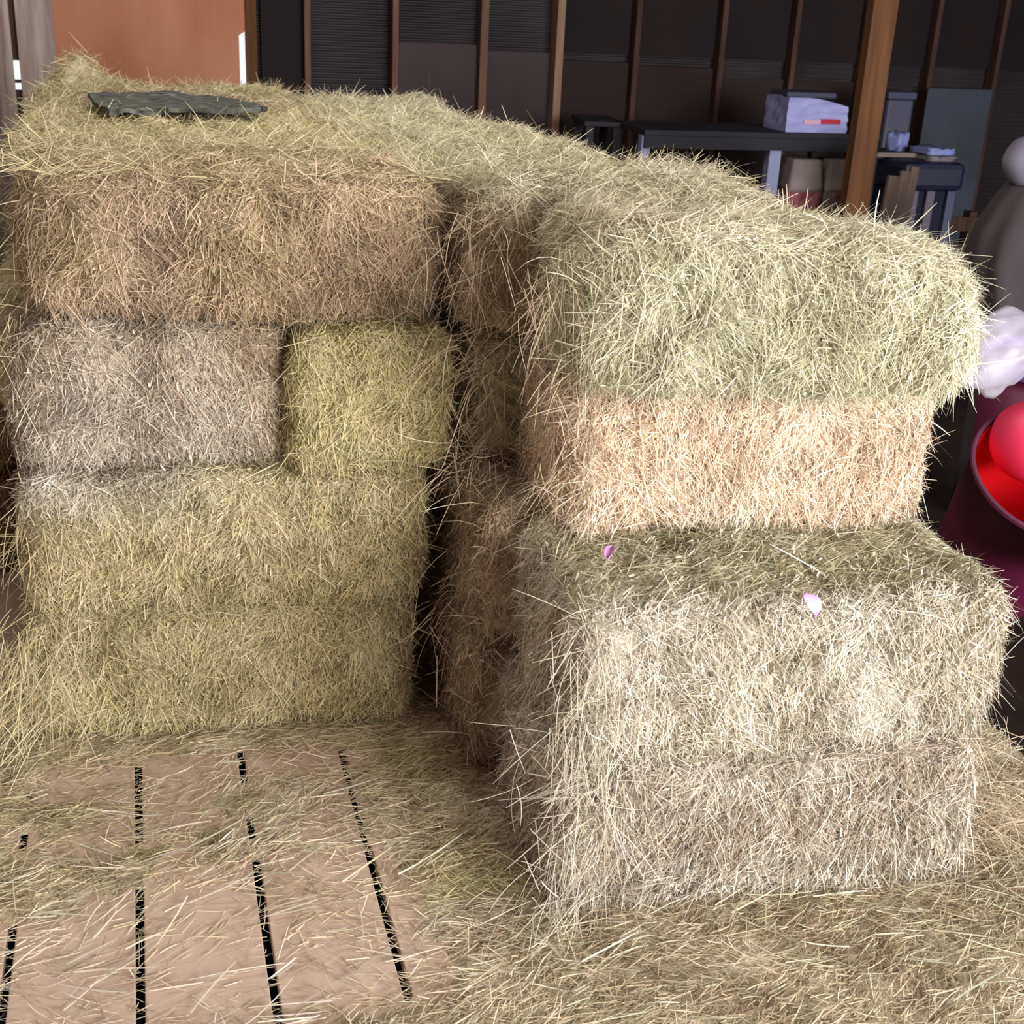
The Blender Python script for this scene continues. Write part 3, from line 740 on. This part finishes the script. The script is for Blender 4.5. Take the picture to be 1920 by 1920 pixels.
# violet rimmed barrel behind
bz = at(1895, 700, 3.75); 
bar = empty('barrel', (bz.x + .36, 3.95, G0)); tag(bar, 'dark maroon barrel with violet rim behind the tipped tub', 'barrel')
hb = bz.z - G0
bm = lathe([(.17, 0), (.19, .03), (.235, hb * .5), (.285, hb - .03)], 48); obj('barrel_body', bm, M_MAROON, bar, smooth=True)
bm = lathe([(.285, hb - .055), (.305, hb - .05), (.305, hb), (.29, hb + .008), (.27, hb), (.262, hb - .03), (.262, hb - .09), (0.0, hb - .091)], 48); obj('violet_rim', bm, M_VIOLET, bar, smooth=True)

# crumpled white plastic bag lying over the end of the top bale
def crumple(w, dpt, hgt, seed):
    bm = bmesh.new(); bmesh.ops.create_icosphere(bm, subdivisions=4, radius=1)
    P = np.array([v.co[:] for v in bm.verts])
    n1 = vnoise(P, 1.3, seed); n2 = vnoise(P, 2.4, seed + 1); n3 = vnoise(P, 5, seed + 2)
    rdg = np.abs(n2 - .5) * 2
    s = .62 + .6 * n1 + .34 * rdg + .10 * np.abs(n3 - .5)
    for v, k in zip(bm.verts, s): v.co = Vector((v.co.x * w * k, v.co.y * dpt * k, v.co.z * hgt * k))
    return bm
m = bpy.data.materials.new('thin_white_plastic'); m.use_nodes = True; nt = m.node_tree; b = nt.nodes['Principled BSDF']
b.inputs['Base Color'].default_value = lin4((196, 190, 208)); b.inputs['Roughness'].default_value = .35
tr = nt.nodes.new('ShaderNodeBsdfTransparent'); mx = nt.nodes.new('ShaderNodeMixShader'); mx.inputs[0].default_value = .55
nt.links.new(b.outputs[0], mx.inputs[1]); nt.links.new(tr.outputs[0], mx.inputs[2]); nt.links.new(mx.outputs[0], nt.nodes['Material Output'].inputs['Surface'])
bag = obj('plastic_bag', crumple(.125, .07, .085, 5), m, smooth=True)
q = at(1876, 662, 2.62); bag.location = q; bag.rotation_euler = (0, math.radians(-25), 0)
tag(bag, 'crumpled translucent white plastic bag caught on the right end of the pale green top bale', 'bag')

# ------------------------------------------------------------------ dark mat on the stack
outl = [(165, 181), (200, 178), (290, 177), (370, 180), (440, 187), (478, 197), (502, 207), (480, 212), (400, 213), (320, 211), (250, 213), (205, 215), (190, 205)]
pts2 = [atz(u, v, 1.575) for u, v in outl]
bm = bmesh.new(); vs = [bm.verts.new(p_) for p_ in pts2]; f = bm.faces.new(vs)
bmesh.ops.triangulate(bm, faces=[f]); bmesh.ops.subdivide_edges(bm, edges=bm.edges[:], cuts=5, use_grid_fill=True)
P = np.array([v.co[:] for v in bm.verts]); nn = vnoise(P, 9, 3); n4 = vnoise(P, 25, 4)
for v, a_, b_ in zip(bm.verts, nn, n4): v.co.z += .02 * a_ + .014 * b_ - .008
r = bmesh.ops.extrude_face_region(bm, geom=bm.faces[:])
for e in r['geom']:
    if isinstance(e, bmesh.types.BMVert): e.co.z -= .014
matm = mat('black_rubber', (30, 32, 32), .75, .3, ((104, 106, 98), 22, (1, 3, 1)), bump=.8)
tag(obj('rubber_mat', bm, matm, smooth=False), 'dark greenish-black mat lying on the hay at the far left of the stack top', 'mat')

# ------------------------------------------------------------------ petals
def petal(u, v, z, s, rot, label):
    bm = bmesh.new(); n_ = 8; rows = []
    for i in range(n_ + 1):
        t_ = i / n_; w = math.sin(math.pi * min(1, t_ * .86 + .08)) * s * .42
        rows.append([bm.verts.new((w * q_, s * (t_ - .5), .012 * (q_ * q_) + .01 * math.sin(t_ * 3))) for q_ in (-1, -.5, 0, .5, 1)])
    for a_, b_ in zip(rows, rows[1:]):
        for j in range(4): bm.faces.new((a_[j], a_[j + 1], b_[j + 1], b_[j]))
    r_ = bmesh.ops.extrude_face_region(bm, geom=bm.faces[:])
    for e_ in r_['geom']:
        if isinstance(e_, bmesh.types.BMVert): e_.co.z -= .001
    o_ = obj('petal', bm, mat('pink_petal', (226, 176, 224), .6, .2), smooth=True)
    o_.location = atz(u, v, z); o_.rotation_euler = (math.radians(38), 0, math.radians(rot))
    tag(o_, label, 'petal', 'pink petals on the hay')
petal(1514, 1138, .80, .055, 25, 'larger lilac-pink petal at the front edge of the whitish bale in the right stack')
petal(1146, 1040, .785, .034, -50, 'smaller dusty pink petal near the left end of the dark olive bale top')

# ------------------------------------------------------------------ light
def area(name, loc, tgt, sx, sy, power, col):
    l = bpy.data.lights.new(name, 'AREA'); l.shape = 'RECTANGLE'; l.size = sx; l.size_y = sy; l.energy = power; l.color = col
    o = bpy.data.objects.new(name, l); C.objects.link(o); o.location = loc
    o.rotation_euler = (Vector(tgt) - Vector(loc)).to_track_quat('-Z', 'Y').to_euler()
    return o
area('daylight_from_barn_door', (4.9, -2.8, 2.3), (1.0, 3.0, .5), 3.2, 2.8, 560, (.95, .97, 1.0))
area('fill_left_stack', (2.4, -3.8, 2.6), (.1, 3.4, .8), 2.4, 2.2, 330, (1.0, .93, .82))  # invented warm fill lamp, brightens the front of the left stack
area('fill_stack_tops', (0.6, 4.2, 4.15), (.6, 4.4, 0), 2.6, 2.4, 85, (1.0, .97, .9))  # added overhead fill that lifts the stack tops; the ceiling has no skylight
w = bpy.data.worlds.new('World'); bpy.context.scene.world = w; w.use_nodes = True
w.node_tree.nodes['Background'].inputs[0].default_value = (.95, .97, 1, 1)
w.node_tree.nodes['Background'].inputs[1].default_value = .9

# ------------------------------------------------------------------ camera
cd = bpy.data.cameras.new('Camera'); cam = bpy.data.objects.new('Camera', cd); C.objects.link(cam)
cd.sensor_width = 36; cd.sensor_fit = 'HORIZONTAL'; cd.lens = 36 * F / 1920; cd.clip_start = .05
# camera axes in world coordinates
def w_of(c): c = np.array(c, float); return Vector((float(c @ xx), float(c @ d), float(-(c @ g))))
X = w_of((1, 0, 0)); Yc = w_of((0, -1, 0)); Z = w_of((0, 0, -1))
mw = Matrix(((X.x, Yc.x, Z.x, 0), (X.y, Yc.y, Z.y, 0), (X.z, Yc.z, Z.z, CAM_H), (0, 0, 0, 1)))
cam.matrix_world = mw
bpy.context.scene.camera = cam
cd.dof.use_dof = True; cd.dof.focus_distance = 3.2; cd.dof.aperture_fstop = 7.0

vs_ = bpy.context.scene.view_settings
vs_.view_transform = 'Standard'; vs_.look = 'None'; vs_.exposure = 0.36; vs_.gamma = 1.0; vs_.use_curve_mapping = False
